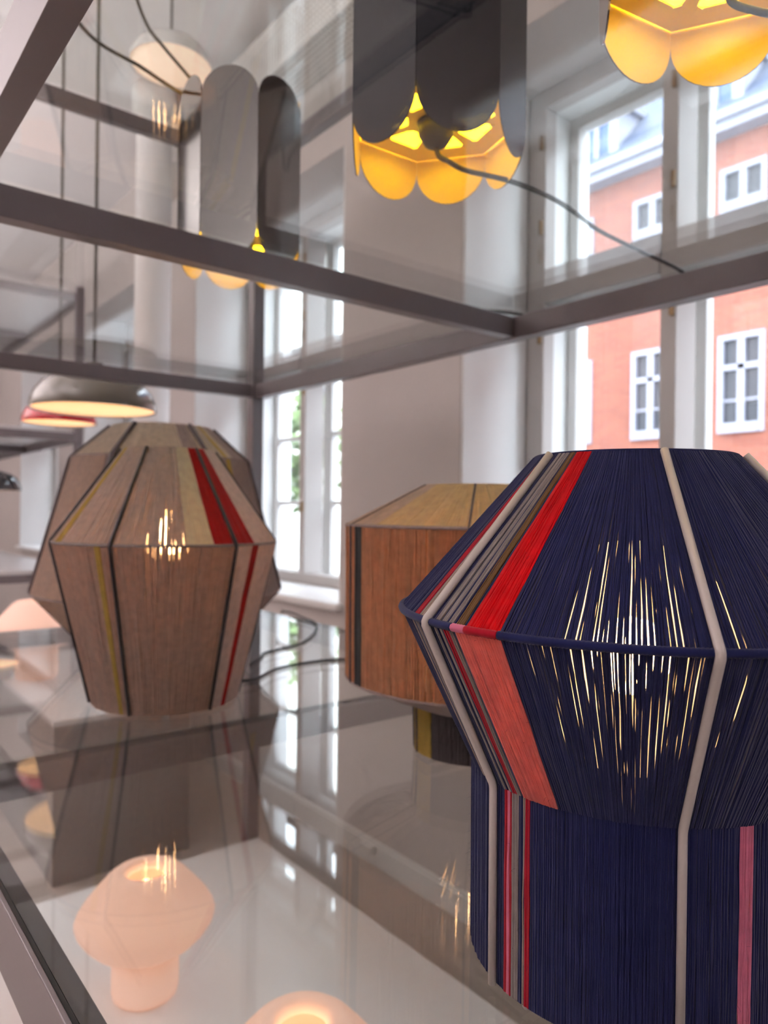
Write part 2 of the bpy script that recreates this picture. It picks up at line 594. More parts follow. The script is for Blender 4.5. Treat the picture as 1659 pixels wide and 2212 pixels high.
column = thing('round_column', 'slim white round column beside the window wall', 'column', (1.345, 3.50, 0))
MB().lathe([(0.085, 0.12), (0.085, 3.16)], 40).build('shaft', M['reveal'], column)
MB().lathe([(0.0, 0.0), (0.105, 0.0), (0.105, 0.09), (0.095, 0.12), (0.0, 0.12)], 40).build('plinth', M['reveal'], column)
MB().lathe([(0.0, 3.16), (0.095, 3.16), (0.108, 3.22), (0.108, 3.2995), (0, 3.2995)], 40).build('capital', M['reveal'], column)

# small cable clip on the skirting
MB().box(-0.012, 0.0, -0.035, 0.035, 0, 0.03).box(-0.018, -0.012, -0.03, 0.03, 0.006, 0.024).build('cable_clip', M['reveal'], loc=(WALL_X - 0.0185, 2.10, 0.048))
tag(bpy.data.objects['cable_clip'], 'small white cable clip on the skirting below the pier', 'clip')

# ================================================================== DISPLAY RACKS
RX0, RX1 = 0.146, 1.285
G_UP, G_LO, G_TOP, G_BASE = EYE + 0.448, EYE - 0.35, EYE + 1.246, EYE - 1.15      # upper face of every tier


def glass_sheet(parent, x0, x1, y0, y1, ztop, name='glass_shelf'):
    m = MB()
    z0, z1 = ztop - 0.008, ztop
    vs = [(x0, y0, z0), (x1, y0, z0), (x1, y1, z0), (x0, y1, z0), (x0, y0, z1), (x1, y0, z1), (x1, y1, z1), (x0, y1, z1)]
    m.add(vs, [(0, 3, 2, 1), (4, 5, 6, 7)], 0)
    m.add(vs, [(1, 2, 6, 5), (3, 0, 4, 7)], 1)
    m.add(vs, [(0, 1, 5, 4), (2, 3, 7, 6)], 0)
    return m.build(name, [M['glass'], M['glass_edge']], parent, label='clear glass shelf panel')


def rack(label, y0, y1, tiers, loc_y):
    """tiers: (top z, 'glass' or 'board')"""
    t = thing('display_rack', label, 'rack', ((RX0 + RX1) / 2, loc_y, 0), 'taupe metal display racks')
    cx = (RX0 + RX1) / 2
    X0, X1, Y0, Y1 = RX0 - cx, RX1 - cx, y0 - loc_y, y1 - loc_y
    ym = (Y0 + Y1) / 2 + 0.004
    top = max(z for z, k in tiers) + 0.02
    P = 0.042
    for px in (X0, X1 - P):
        for py in (Y0, Y1 - P):
            box_obj('post', M['rail'], px, px + P, py, py + P, 0.0, top, t, 0.002)
    for zt, kind in tiers:
        low = zt - (0.008 if kind == 'glass' else 0.02)
        # long front rail: angle section whose lip stands up to the face of the panel
        m = MB()
        prof = [(0, low - 0.055), (0, zt), (0.0045, zt), (0.0045, low), (0.027, low), (0.027, low - 0.055)]
        vs, n = [], len(prof)
        for yy in (Y0 + P, Y1 - P):
            vs += [(X0 + a, yy, z) for a, z in prof]
        fs = [(i, (i + 1) % n, n + (i + 1) % n, n + i) for i in range(n)] + [tuple(reversed(range(n))), tuple(range(n, 2 * n))]
        m.add(vs, fs)
        m.build('rail', M['rail'], t, bevel=0.0008)
        if kind == 'glass':
            box_obj('gasket', M['gasket'], X0 + 0.0047, X0 + 0.0080, Y0 + P, Y1 - P, low, zt - 0.0005, t)
        box_obj('rail', M['rail'], X1 - 0.035, X1, Y0 + P, Y1 - P, low - 0.048, low, t, 0.0015)
        for yy in (Y0 + 0.005, ym - 0.015, Y1 - 0.036):
            box_obj('cross_rail', M['rail'], X0 + (0.0275 if yy == ym - 0.015 else P), X1 - (0.0355 if yy == ym - 0.015 else P), yy, yy + 0.03, low - 0.045, low, t, 0.0015)
        for a, b in ((Y0 + P + 0.001, ym - 0.0008), (ym + 0.0008, Y1 - P - 0.001)):
            if kind == 'glass':
                glass_sheet(t, X0 + 0.0082, X1 - 0.002, a, b, zt)
            else:
                box_obj('shelf_board', M['board'], X0 + 0.006, X1 - 0.002, a, b, low, zt, t, 0.001, label='white laminate shelf board')
        # fixing screws where the cross rail meets the corner post
        for dz in (0.012, -0.055):
            MB().lathe([(0, 0), (0.006, 0), (0.006, 0.004), (0, 0.005)], 14).build('screw', M['screw'], t, (X1 - P - 0.012, Y1 - 0.0365, low + dz)).rotation_euler = (R(90), 0, 0)
    return t


rack('taupe metal rack with clear glass shelves carrying the patterned lamps', -0.10, 2.335,
     [(G_BASE, 'board'), (G_LO, 'glass'), (G_UP, 'glass'), (G_TOP, 'glass')], 1.1)
rack('taupe metal rack with solid white shelves farther down the room', 4.38, 6.80,
     [(G_BASE, 'board'), (G_LO, 'board'), (G_UP, 'board'), (G_TOP, 'board')], 5.5)

# ================================================================== YARN LAMPS


def twist(az, frac, amt):
    """the wrapped threads lean a little around azimuth 184 degrees"""
    d = (az - 184) / 22.0
    return az + amt * math.exp(-d * d) * frac


def threads(m, R0, z0, R1, z1, azs, rad, rnd, mi=0, tw0=0.0, tw1=0.0, lift=0.0, sides=4):
    """straight strands of wool stretched from one ring to the next"""
    for az in azs:
        r = rad * rnd.uniform(0.8, 1.15)
        off = lift + rnd.uniform(-0.0005, 0.0006)
        a0 = R(twist(az, 1, tw0) + rnd.gauss(0, 0.05))
        a1 = R(twist(az, 1, tw1) + rnd.gauss(0, 0.05))
        p0 = Vector(((R0 + off) * math.cos(a0), (R0 + off) * math.sin(a0), z0))
        p1 = Vector(((R1 + off) * math.cos(a1), (R1 + off) * math.sin(a1), z1))
        t = (p1 - p0).normalized()
        out = Vector((math.cos(a0), math.sin(a0), 0))
        sd = t.cross(out).normalized()
        up = sd.cross(t).normalized()
        vs = []
        ns = 6 if len(azs) < 1000 else 5
        for i in range(ns + 1):
            q = p0.lerp(p1, i / ns) + (sd * rnd.gauss(0, rad * 0.36) if 0 < i < ns else Vector((0, 0, 0)))
            for k in range(sides):
                an = 2 * math.pi * (k + 0.5) / sides
                vs.append(q + up * (r * math.cos(an)) + sd * (r * math.sin(an)))
        fs = []
        for i in range(ns):
            for k in range(sides):
                k2 = (k + 1) % sides
                fs.append((i * sides + k, i * sides + k2, (i + 1) * sides + k2, (i + 1) * sides + k))
        m.add(vs, fs, mi, True)


def clumped(n, rnd):
    """strands slide together in little bunches"""
    out, k = [], 0
    while k < n:
        g = rnd.choice((1, 2, 2, 3, 3, 4, 5))
        mid = k + (g - 1) / 2.0
        sq = rnd.uniform(0.72, 1.0)
        for q in range(g):
            if k + q < n:
                out.append(360.0 * (mid + (k + q - mid) * sq + rnd.uniform(-0.14, 0.14)) / n)
        k += g
    return out


def in_range(az, a, b):
    return (az - a) % 360 < (b - a) % 360


def ring_arc(Rr, z, az0, az1, rw, pitch_deg):
    """ring wire closely wound with yarn: a tube whose girth ripples with every winding"""
    m = MB()
    n = max(6, int((az1 - az0) / pitch_deg))
    pts, rad = [], []
    for i in range(n + 1):
        a = R(az0 + (az1 - az0) * i / n)
        pts.append((Rr * math.cos(a), Rr * math.sin(a), z))
        rad.append(rw * (1.0 if i % 2 else 0.86))
    m.tube(pts, rad, 8)
    return m


def yarn_lamp(name, label, loc, rings, sections, n, thread_r, rods, rod_mat, rod_r, ring_mats, bulb_z, bulb_r=0.035,
              bulb_mat='bulb', seed=1, twists=None, ring_w=0.003, lining_share=None, globe_r=0.065, fuzz=0):
    """rings: (radius, height) bottom to top; sections: per gap a base yarn and coloured stripes (from, to, yarn, words)"""
    lamp = thing(name, label, 'lamp', loc, 'yarn-wound lamps on the glass shelf')
    rnd = random.Random(seed)
    for i, (base, stripes) in enumerate(sections):
        R0, z0 = rings[i]
        R1, z1 = rings[i + 1]
        t0, t1 = (twists[i] if twists else (0, 0))
        azs = clumped(n, rnd)
        rest = []
        buckets = [[] for _ in stripes]
        for az in azs:
            for q, st in enumerate(stripes):
                if in_range(az, st[0], st[1]):
                    buckets[q].append(az)
                    break
            else:
                rest.append(az)
        m = MB()
        threads(m, R0, z0, R1, z1, rest, thread_r, rnd, 0, t0, t1)
        nl = int(n * (lining_share[i] if lining_share else 1.0))
        lining = [360.0 * (k + rnd.uniform(-0.45, 0.45)) / nl for k in range(nl)]
        lining = [a for a in lining if not any(in_range(a, st[0], st[1]) for st in stripes if (st[1] - st[0]) % 360 > 4)]
        threads(m, R0, z0, R1, z1, lining, thread_r, rnd, 0, t0, t1, -0.0022)     # the strands running back up inside
        m.build('yarn_wrap', M[base], lamp, kind='stuff')
        for q, st in enumerate(stripes):
            # stripes are wound closer, so nothing shows between the strands
            w = (st[1] - st[0]) % 360
            cnt = max(3, int(w / 360 * n * 1.5))
            aa = [st[0] + w * (k + 0.5) / cnt for k in range(cnt)]
            m = MB()
            threads(m, R0, z0, R1, z1, aa, thread_r, rnd, 0, t0, t1, 0.0005)
            m.build('yarn_stripe', M[st[2]], lamp, label=st[3], kind='stuff')
    if fuzz:
        m = MB()
        for _ in range(fuzz):
            i = rnd.choice(range(len(sections)))
            f = rnd.random()
            a = rnd.uniform(0, 2 * math.pi)
            r = rings[i][0] + (rings[i + 1][0] - rings[i][0]) * f
            p = Vector((r * math.cos(a), r * math.sin(a), rings[i][1] + (rings[i + 1][1] - rings[i][1]) * f))
            out = Vector((math.cos(a), math.sin(a), 0))
            d = Vector((rnd.gauss(0, 1), rnd.gauss(0, 1), rnd.gauss(0, 1))).normalized()
            ln = rnd.uniform(0.002, 0.006)
            m.tube([p, p + out * 0.0012 + d * ln * 0.5, p + out * 0.0016 + d * ln * 0.8 + Vector((0, 0, -ln * 0.2))], 0.00006, 3, 0, False)
        m.build('fuzz', M[sections[0][0]], lamp, kind='stuff')
    for q, ((Rr, z), cols) in enumerate(zip(rings, ring_mats)):
        widest = Rr == max(r for r, _ in rings) or (0 < q < len(rings) - 1 and Rr > 0.15)
        rw = ring_w if widest else ring_w * 0.6           # only the outward folds carry a thick winding
        for (a, b, mt) in cols:
            ring_arc(Rr if widest else Rr - 0.0015, z, a, b, rw, 360.0 / n * 1.0).build('ring_wire', M[mt], lamp)
    # upright rods
    for az in rods:
        ca, sa = math.cos(R(az)), math.sin(R(az))
        prof = []
        P = [(r + ring_w * 0.4 + rod_r, z) for r, z in rings]
        for i, (r, z) in enumerate(P):
            if 0 < i < len(P) - 1:
                for s, j in ((0.05, i - 1), (0.018, i - 1)):
                    prof.append((r + (P[j][0] - r) * s, z + (P[j][1] - z) * s))
                a, b = prof[-1], (r + (P[i + 1][0] - r) * 0.018, z + (P[i + 1][1] - z) * 0.018)
                prof.append(((a[0] + b[0] + r) / 3, (a[1] + b[1] + z) / 3))
                for s, j in ((0.018, i + 1), (0.05, i + 1)):
                    prof.append((r + (P[j][0] - r) * s, z + (P[j][1] - z) * s))
            else:
                prof.append((r, z))
        MB().tube([(r * ca, r * sa, z) for r, z in prof], rod_r, 10).build('rod', M[rod_mat], lamp)
    # bulb on its holder, carried by a bar across the lowest ring
    bz = bulb_z
    MB().lathe([(0.0, bz - bulb_r), (bulb_r * 0.55, bz - bulb_r * 0.85), (bulb_r * 0.95, bz - bulb_r * 0.3), (bulb_r, bz),
                (bulb_r * 0.85, bz + bulb_r * 0.55), (bulb_r * 0.5, bz + bulb_r * 0.88), (0.0, bz + bulb_r)], 24).build('bulb', M[bulb_mat], lamp)
    pr = [(globe_r * math.cos(R(a)), bz + globe_r * 1.1 * math.sin(R(a))) for a in range(-70, 91, 10)]
    MB().lathe(pr[:-1] + [(0.0, pr[-1][1])], 28).build('glass_globe', M['bulb_globe'], lamp)
    hz = bz - bulb_r
    MB().lathe([(0.0, hz - 0.05), (0.019, hz - 0.05), (0.021, hz - 0.01), (0.014, hz + 0.006), (0.0, hz + 0.006)], 20).build('bulb_holder', M['cord'], lamp)
    if hz - 0.05 > 0.02:
        MB().tube([(0, 0, 0.004), (0, 0, hz - 0.05)], 0.006, 10).build('stem', M['rod_white'], lamp)
    r0 = rings[0][0]
    MB().tube([(-r0, 0, 0.005), (r0, 0, 0.005)], 0.003, 8).build('cross_bar', M['rod_white'], lamp)
    return lamp


FULL = lambda m: [(0, 360, m)]

# --- navy lamp in front
TOPOFF = 0.004
yarn_lamp('yarn_lamp', 'navy blue yarn-wound lamp with cream rods, red and pink stripes', (0.5269, 0.3385, G_LO + 0.0005),
          [(0.1245, 0.005), (0.1255, 0.1508), (0.1845, 0.2732), (0.0780, 0.3950)],
          [('navy', [(170.7, 172.3, 'crimson_y', 'crimson yarn stripe'), (172.3, 173.2, 'rose_y', 'thin rose yarn stripe'), (173.2, 174.3, 'crimson_y', 'thin crimson yarn stripe'),
                     (174.3, 176.9, 'grey_y', 'grey yarn stripe'), (179.2, 180.1, 'beige_y', 'thin beige yarn stripe'), (180.1, 181.8, 'crimson_y', 'crimson yarn stripe'),
                     (245.4, 249.8, 'rose_y', 'rose pink yarn stripe on the base')]),
           ('navy', [(155.6, 157.0, 'beige_y', 'thin beige yarn stripe'), (158.5, 159.3, 'grey_y', 'thin grey yarn stripe'), (168.0, 168.8, 'grey_y', 'thin grey yarn stripe'),
                     (170.0, 170.9, 'grey_y', 'thin grey yarn stripe'), (171.8, 173.2, 'crimson_y', 'crimson yarn stripe'), (173.8, 174.5, 'grey_y', 'thin grey yarn stripe'),
                     (175.8, 187.8, 'pink_y', 'wide coral pink yarn stripe')]),
           ('navy', [(157.2, 160.0, 'crimson_y', 'crimson yarn stripe'), (160.6, 162.4, 'beige_y', 'beige yarn stripe'), (168.6, 170.0, 'grey_y', 'grey yarn stripe'),
                     (171.0, 172.4, 'grey_y', 'grey yarn stripe'), (173.4, 174.8, 'grey_y', 'grey yarn stripe'), (175.9, 178.0, 'tan_y', 'brown yarn stripe'),
                     (179.0, 187.6, 'red_y', 'wide bright red yarn stripe')])],
          900, 0.00074, [166.3 + 61 * k if k < 3 else 166.3 + 122 + 59 * (k - 2) for k in range(6)], 'rod_white', 0.0030,
          [FULL('navy'), FULL('navy'), [(187.5, 535, 'navy'), (175, 179, 'rose_y'), (179, 187.5, 'crimson_y')], FULL('navy')],
          0.236, 0.032, 'bulb', 3, [(0, 0), (4.2, 0), (0, 4.2)], 0.0031, [1.6, 0.75, 0.75], 0.085, 2600)

# --- oatmeal lamp in the middle
yarn_lamp('yarn_lamp', 'oatmeal yarn-wound lamp with dark rods and a broad red band', (0.5367, 1.3071, G_LO + 0.0005),
          [(0.1275, 0.005), (0.1955, 0.2909), (0.0795, 0.4574)],
          [('oat_dark', [(212.0, 215.4, 'mustard_y', 'mustard yarn stripe'), (282.5, 292.5, 'pale_y', 'pale yarn band'), (292.5, 298.0, 'brick_y', 'narrow red yarn stripe'),
                         (298.0, 330.0, 'pale_y', 'pale rose yarn band')]),
           ('oat', [(178.6, 186.0, 'mustard_y', 'mustard yarn stripe'), (256.0, 269.5, 'cream_y', 'cream yarn band'), (269.5, 280.2, 'brick_y', 'broad red yarn stripe'),
                    (281.6, 294.5, 'brick_y', 'broad red yarn stripe'), (294.5, 330.0, 'pale_y', 'pale rose yarn band')])],
          560, 0.00135, [221.3 + 60 * k for k in range(6)], 'rod_black', 0.0030,
          [FULL('mauve_y'), FULL('grey_y'), FULL('mauve_y')], 0.300, 0.036, 'bulb_strong', 5, None, 0.0026, [0.8, 0.75], 0.045)

# --- big pale lamp behind
yarn_lamp('yarn_lamp', 'large pale grey yarn-wound lamp behind the oatmeal one', (0.7011, 1.7503, G_LO + 0.0005),
          [(0.150, 0.005), (0.2874, 0.1520), (0.2026, 0.4690), (0.1143, 0.5480)],
          [('mauve_y', [(150, 205, 'oat', 'oatmeal yarn band')]),
           ('mauve_y', [(168, 212, 'oat', 'oatmeal yarn band'), (292, 296, 'mustard_y', 'mustard yarn stripe')]),
           ('cap_y', [(262, 274, 'mauve_y', 'grey yarn band'), (291, 295, 'mustard_y', 'mustard yarn stripe'), (300, 330, 'mauve_y', 'grey yarn band')])],
          640, 0.0016, [158 + 60 * k for k in range(6)], 'rod_brown', 0.0050,
          [FULL('mauve_y'), FULL('mauve_y'), FULL('mauve_y'), FULL('mauve_y')], 0.260, 0.036, 'bulb_strong', 7, None, 0.003, [0.6, 0.5, 0.5])

# --- caramel drum lamp
yarn_lamp('yarn_lamp', 'caramel drum-shaped yarn lamp with one black stripe on a dark foot', (0.7918, 0.7648, G_LO + 0.0005),
          [(0.0915, 0.005), (0.0935, 0.070), (0.1935, 0.1112), (0.1955, 0.3305), (0.0830, 0.3890)],
          [('char_y', [(150, 153.5, 'black_y', 'thin black yarn stripe'), (153.5, 181.5, 'mustard_y', 'mustard yarn band on the foot')]),
           ('mauve_y', [(150, 175, 'oat', 'oatmeal yarn band')]),
           ('brown_y', [(165.2, 171.0, 'black_y', 'black yarn stripe')]),
           ('sand_y', [(140, 180, 'oat', 'rosy oatmeal yarn band')])],
          560, 0.0014, [220.5 + 60 * k for k in range(6)], 'rod_brown', 0.0016,
          [FULL('char_y'), FULL('mauve_y'), FULL('mauve_y'), FULL('mauve_y'), FULL('mauve_y')], 0.235, 0.036, 'bulb_strong', 9, None, 0.0026, [1.0, 0.6, 0.6, 0.5])

# ================================================================== PETAL LAMPS ON THE UPPER SHELF
NP = 7
PR = 0.1165


def pill_mesh(name, w, h, th, outer, inner):
    """upright panel with round ends; local x = along the side, y = outward, z = up"""
    r = w / 2
    out = []
    k = 18
    for i in range(k + 1):
        a = math.pi + math.pi * i / k
        out.append((r * math.cos(a), r + r * math.sin(a)))
    for i in range(k + 1):
        a = math.pi * i / k
        out.append((r * math.cos(a), h - r + r * math.sin(a)))
    n = len(out)
    vs = [(x, th / 2, z) for x, z in out] + [(x, -th / 2, z) for x, z in out]
    me = bpy.data.meshes.new(name)
    fs = [tuple(reversed(range(n))), tuple(range(n, 2 * n))] + [(i, (i + 1) % n, n + (i + 1) % n, n + i) for i in range(n)]
    me.from_pydata(vs, [], fs)
    me.materials.append(outer)
    me.materials.append(inner)
    me.polygons.foreach_set('material_index', [0, 1] + [0] * n)
    me.update()
    return me


def petal_lamp(label, loc, phase, outer, cord_pts):
    """phase: world azimuth of one of the seven corners"""
    t = thing('petal_lamp', label, 'lamp', loc, 'petal lamps in a row on the upper glass shelf')
    side = 2 * PR * math.sin(math.pi / NP)
    apo = PR * math.cos(math.pi / NP)
    me = pill_mesh('petal_panel', side * 0.992, 0.335, 0.0018, outer, M['yellow'])
    for k in range(NP):
        a = R(phase + 360.0 / NP * (k + 0.5))
        o = put('petal_panel', me, t, (apo * math.cos(a), apo * math.sin(a), 0.0))
        o.rotation_euler = (0, 0, a - math.pi / 2)
    zp = 0.066
    Rp = PR - 0.003
    V = [Vector((Rp * math.cos(R(phase + 360 / NP * k)), Rp * math.sin(R(phase + 360 / NP * k)), 0)) for k in range(NP)]
    m = MB()
    rs = [0.16, 0.36, 0.42, 0.66, 0.73, 1.0]
    fsn = [0.0, 0.14, 0.24, 0.76, 0.86, 1.0]
    for k in range(NP):
        a, b = V[k], V[(k + 1) % NP]
        P = [[(a.lerp(b, f) * r) for f in fsn] for r in rs]
        for i in range(5):
            for j in range(5):
                corner = (i in (1, 3)) and (j in (1, 3))
                if 1 <= i <= 3 and 1 <= j <= 3 and not corner:
                    continue
                q = [P[i][j], P[i][j + 1], P[i + 1][j + 1], P[i + 1][j]]
                if corner:      # triangle, so the opening gets clipped corners
                    far_i, far_j = (i if i == 1 else i + 1), (j if j == 1 else j + 1)
                    q = [P[far_i][j], P[far_i][j + 1]] + [P[i + 1 if i == 1 else i][far_j]]
                q = [(p.x, p.y, zp) for p in q]
                m.add(q, [tuple(range(len(q)))])
    pl = m.build('inner_plate', M['yellow'], t)
    sd = pl.modifiers.new('sheet', 'SOLIDIFY')
    sd.thickness = 0.0015
    MB().lathe([(0.0, zp + 0.012), (PR * 0.86, zp + 0.012), (PR * 0.86, zp + 0.016), (0.0, zp + 0.016)], 28).build('diffuser', M['yellow_lit'], t)
    MB().lathe([(0.0, zp - 0.036), (0.006, zp - 0.036), (0.015, zp - 0.031), (0.023, zp - 0.018), (0.025, zp - 0.002), (0.0, zp - 0.002)], 28).build('lamp_socket', M['cord'], t)
    MB().tube(spline([Vector(p) - Vector(loc) for p in cord_pts], 10), 0.0034, 10).build('cord', M['cord'], t)
    return t


def cam_az(theta):
    """azimuth in the room of a direction given as an angle seen from the lens (0 = towards the lens, + = rightwards)"""
    s, c = math.sin(R(38.65)), math.cos(R(38.65))
    dx, dt = math.sin(R(theta)), -math.cos(R(theta))
    return math.degrees(math.atan2(-dx * s + dt * c, dx * c + dt * s))


GZ = G_UP + 0.0006
PL1, PL2, PL3 = (0.6536, 0.7177, GZ), (0.657, 0.333, GZ), (0.657, 1.267, GZ)
petal_lamp('black petal-panel lamp with yellow inside, its cord trailing to the back rail', PL1, cam_az(-15.5), M['black_gloss'],
           [(0.6536, 0.7177, GZ + 0.033), (0.656, 0.713, GZ + 0.019), (0.664, 0.704, GZ + 0.012), (0.692, 0.700, GZ + 0.007), (0.753, 0.680, GZ + 0.0045),
            (0.82, 0.676, GZ + 0.0040), (0.877, 0.681, GZ + 0.0040), (0.94, 0.694, GZ + 0.0040), (1.001, 0.706, GZ + 0.0040), (1.13, 0.715, GZ + 0.0040), (1.262, 0.724, GZ + 0.0055),
            (1.292, 0.728, GZ - 0.002), (1.2935, 0.730, GZ - 0.04)])
petal_lamp('petal-panel lamp seen from below with only its yellow inside showing', PL2, cam_az(-23.0), M['steel'],
           [(0.657, 0.333, GZ + 0.033), (0.660, 0.328, GZ + 0.018), (0.672, 0.316, GZ + 0.010), (0.70, 0.296, GZ + 0.006), (0.74, 0.262, GZ + 0.0045), (0.80, 0.22, GZ + 0.0040), (0.90, 0.18, GZ + 0.0040),
            (1.06, 0.16, GZ + 0.0040), (1.262, 0.165, GZ + 0.0055), (1.292, 0.166, GZ - 0.002), (1.2935, 0.166, GZ - 0.04)])
petal_lamp('mirror-steel petal-panel lamp behind the cross rail', PL3, cam_az(25.0), M['steel'],
           [(0.657, 1.267, GZ + 0.033), (0.663, 1.262, GZ + 0.019), (0.70, 1.245, GZ + 0.008), (0.80, 1.19, GZ + 0.0045), (0.95, 1.15, GZ + 0.0042), (1.08, 1.16, GZ + 0.0042), (1.17, 1.16, GZ + 0.0045),
            (1.262, 1.125, GZ + 0.006), (1.292, 1.11, GZ - 0.002), (1.2935, 1.10, GZ - 0.04)])


def cord_obj(name, pts, r, mat, label, n=10):
    o = MB().tube(spline(pts, n), r, 8).build(name, M[mat])
    return tag(o, label, 'cord')


cord_obj('slack_cord', [(0.62, 1.345, EYE + 0.792), (0.589, 1.349, EYE + 0.83), (0.545, 1.373, EYE + 0.885), (0.516, 1.388, EYE + 0.925),
                        (0.49, 1.39, EYE + 0.99), (0.465, 1.36, EYE + 1.08), (0.46, 1.30, EYE + 1.17), (0.46, 1.17, EYE + 1.195), (0.46, 1.142, EYE + 1.20)], 0.0032, 'cord_grey',
         'grey slack cord dropping to the steel petal lamp from the top shelf')
cord_obj('slack_cord', [(0.585, 1.345, EYE + 0.792), (0.53, 1.325, EYE + 0.789), (0.475, 1.315, EYE + 0.797), (0.39, 1.32, EYE + 0.82), (0.31, 1.31, EYE + 0.89),
                        (0.25, 1.29, EYE + 0.97), (0.20, 1.25, EYE + 1.07), (0.172, 1.20, EYE + 1.15), (0.160, 1.17, EYE + 1.176)], 0.0032, 'cord_grey',
         'grey slack cord hanging in an arc from the top front rail')
cord_obj('lamp_cord', [(0.668, 1.33, G_LO + 0.004), (0.705, 1.342, G_LO + 0.004), (0.745, 1.345, G_LO + 0.0035), (0.83, 1.404, G_LO + 0.0035), (0.937, 1.421, G_LO + 0.0035), (1.004, 1.404, G_LO + 0.0035),
                       (1.10, 1.36, G_LO + 0.0035), (1.20, 1.33, G_LO + 0.0035), (1.27, 1.31, G_LO + 0.005), (1.297, 1.30, G_LO - 0.01), (1.302, 1.30, G_LO - 0.10)], 0.0032, 'cord',
         'black cord lying on the glass behind the oatmeal lamp')
cord_obj('lamp_cord', [(0.80, 1.475, G_LO + 0.0035), (0.86, 1.53, G_LO + 0.0035), (0.901, 1.58, G_LO + 0.0035), (1.037, 1.639, G_LO + 0.0035), (1.16, 1.76, G_LO + 0.0035), (1.255, 1.90, G_LO + 0.004),
                       (1.285, 2.02, G_LO + 0.006), (1.305, 2.12, G_LO + 0.008), (1.345, 2.24, G_LO - 0.004), (1.40, 2.34, G_LO - 0.02), (1.45, 2.45, G_LO - 0.08), (1.47, 2.5, G_LO - 0.20)], 0.0032, 'cord',
         'black cord looping over the back rail towards the window')

# ================================================================== OPAL MUSHROOM LAMPS


def mushroom(label, loc, s=1.0, group='opal glass mushroom lamps'):
    t = thing('mushroom_lamp', label, 'lamp', loc, group)
    sh = [(0.042, 0.274), (0.047, 0.288), (0.058, 0.296), (0.073, 0.294), (0.089, 0.282), (0.114, 0.255), (0.140, 0.224), (0.155, 0.201), (0.160, 0.188), (0.156, 0.174),
          (0.142, 0.153), (0.124, 0.134), (0.112, 0.126), (0.100, 0.123), (0.078, 0.123)]
    inn = [(0.074, 0.127), (0.098, 0.128), (0.120, 0.140), (0.150, 0.186), (0.140, 0.208), (0.115, 0.238), (0.090, 0.262), (0.066, 0.278), (0.050, 0.278), (0.042, 0.274)]
    MB().lathe([(r * s, z * s) for r, z in sh + inn], 48).build('lamp_shade', M['opal'], t)
    st = [(0.0, 0.0), (0.066, 0.0), (0.074, 0.006), (0.077, 0.02), (0.077, 0.126), (0.03, 0.13), (0.0, 0.13)]
    MB().lathe([(r * s, z * s) for r, z in st], 48).build('stem', M['opal'], t)
    MB().lathe([(0.0, 0.215 * s), (0.022 * s, 0.220 * s), (0.028 * s, 0.240 * s), (0.020 * s, 0.260 * s), (0.0, 0.266 * s)], 24).build('bulb', M['bulb_soft'], t)
    MB().lathe([(0.0, 0.13 * s), (0.012 * s, 0.13 * s), (0.012 * s, 0.216 * s), (0.0, 0.216 * s)], 16).build('bulb_holder', M['dome_white'], t)
    return t


mushroom('glowing peach opal mushroom lamp on the lowest white shelf', (0.660, 1.712, G_BASE + 0.0006))
mushroom('glowing peach opal mushroom lamp cut off by the bottom edge of the picture', (0.676, 1.047, G_BASE + 0.0006))

# podium behind the rack, sides darker than its top, with one more opal lamp
pod = thing('display_podium', 'low grey display podium with a white top beyond the end of the rack', 'podium', (0.925, 3.25, 0))
box_obj('top_board', M['board'], -0.247, 0.243, -0.65, 0.65, 0.536, 0.556, pod, 0.002)
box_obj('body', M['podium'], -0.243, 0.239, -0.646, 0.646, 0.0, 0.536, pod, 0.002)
mushroom('glowing peach opal mushroom lamp standing on the grey podium', (0.80, 3.33, 0.5566), 1.1)

# ================================================================== PENDANTS


def pendant(label, loc, rad, h, mat, diff, cord_mat='cord', ceil=CEIL, cord_r=0.006):
    """loc: centre of the lower rim"""
    t = thing('pendant_lamp', label, 'lamp', loc, 'dome pendants under the ceiling')
    pr = [(rad, 0.0), (rad * 1.004, 0.004), (rad * 0.985, h * 0.22), (rad * 0.93, h * 0.45), (rad * 0.82, h * 0.67), (rad * 0.62, h * 0.86), (rad * 0.36, h * 0.97), (0.03, h), (0.028, h + 0.03), (0.0, h + 0.03)]
    inn = [(0.0, h - 0.004), (rad * 0.34, h * 0.95), (rad * 0.60, h * 0.84), (rad * 0.80, h * 0.65), (rad * 0.91, h * 0.44), (rad * 0.965, h * 0.22), (rad * 0.985, 0.0), (rad, 0.0)]
    MB().lathe(pr, 56).build('lamp_shade', M[mat], t)
    MB().lathe(inn, 56).build('shade_lining', M['dome_white'], t)
    MB().lathe([(0.0, 0.006), (rad * 0.97, 0.006), (rad * 0.975, 0.012), (0.0, 0.012)], 48).build('diffuser', M[diff], t)
    top = ceil - loc[2]
    MB().tube([(0, 0, h + 0.03), (0, 0, top - 0.03)], cord_r, 8).build('cord', M[cord_mat], t)
    MB().lathe([(0.0, top - 0.035), (0.03, top - 0.035), (0.045, top - 0.01), (0.045, top - 0.0005), (0.0, top - 0.0005)], 24).build('ceiling_rose', M['dome_white'], t)
    return t


pendant('large grey dome pendant hanging behind the rack end', (0.805, 2.622, EYE + 0.339), 0.207, 0.135, 'dome_grey', 'peach', 'cord_grey')
pendant('small red dome pendant hanging behind the grey one', (0.851, 3.225, EYE + 0.350), 0.146, 0.10, 'dome_red', 'peach', 'cord_grey')
pendant('black dome pendant low beside the far rack', (0.77, 4.12, EYE + 0.085), 0.135, 0.10, 'dome_black', 'peach', 'cord_grey')
pendant('pale pendant close to the ceiling with a soft peach underside', (1.12, 2.753, EYE + 1.712), 0.155, 0.10, 'dome_white', 'peach_pale', 'cord_grey')

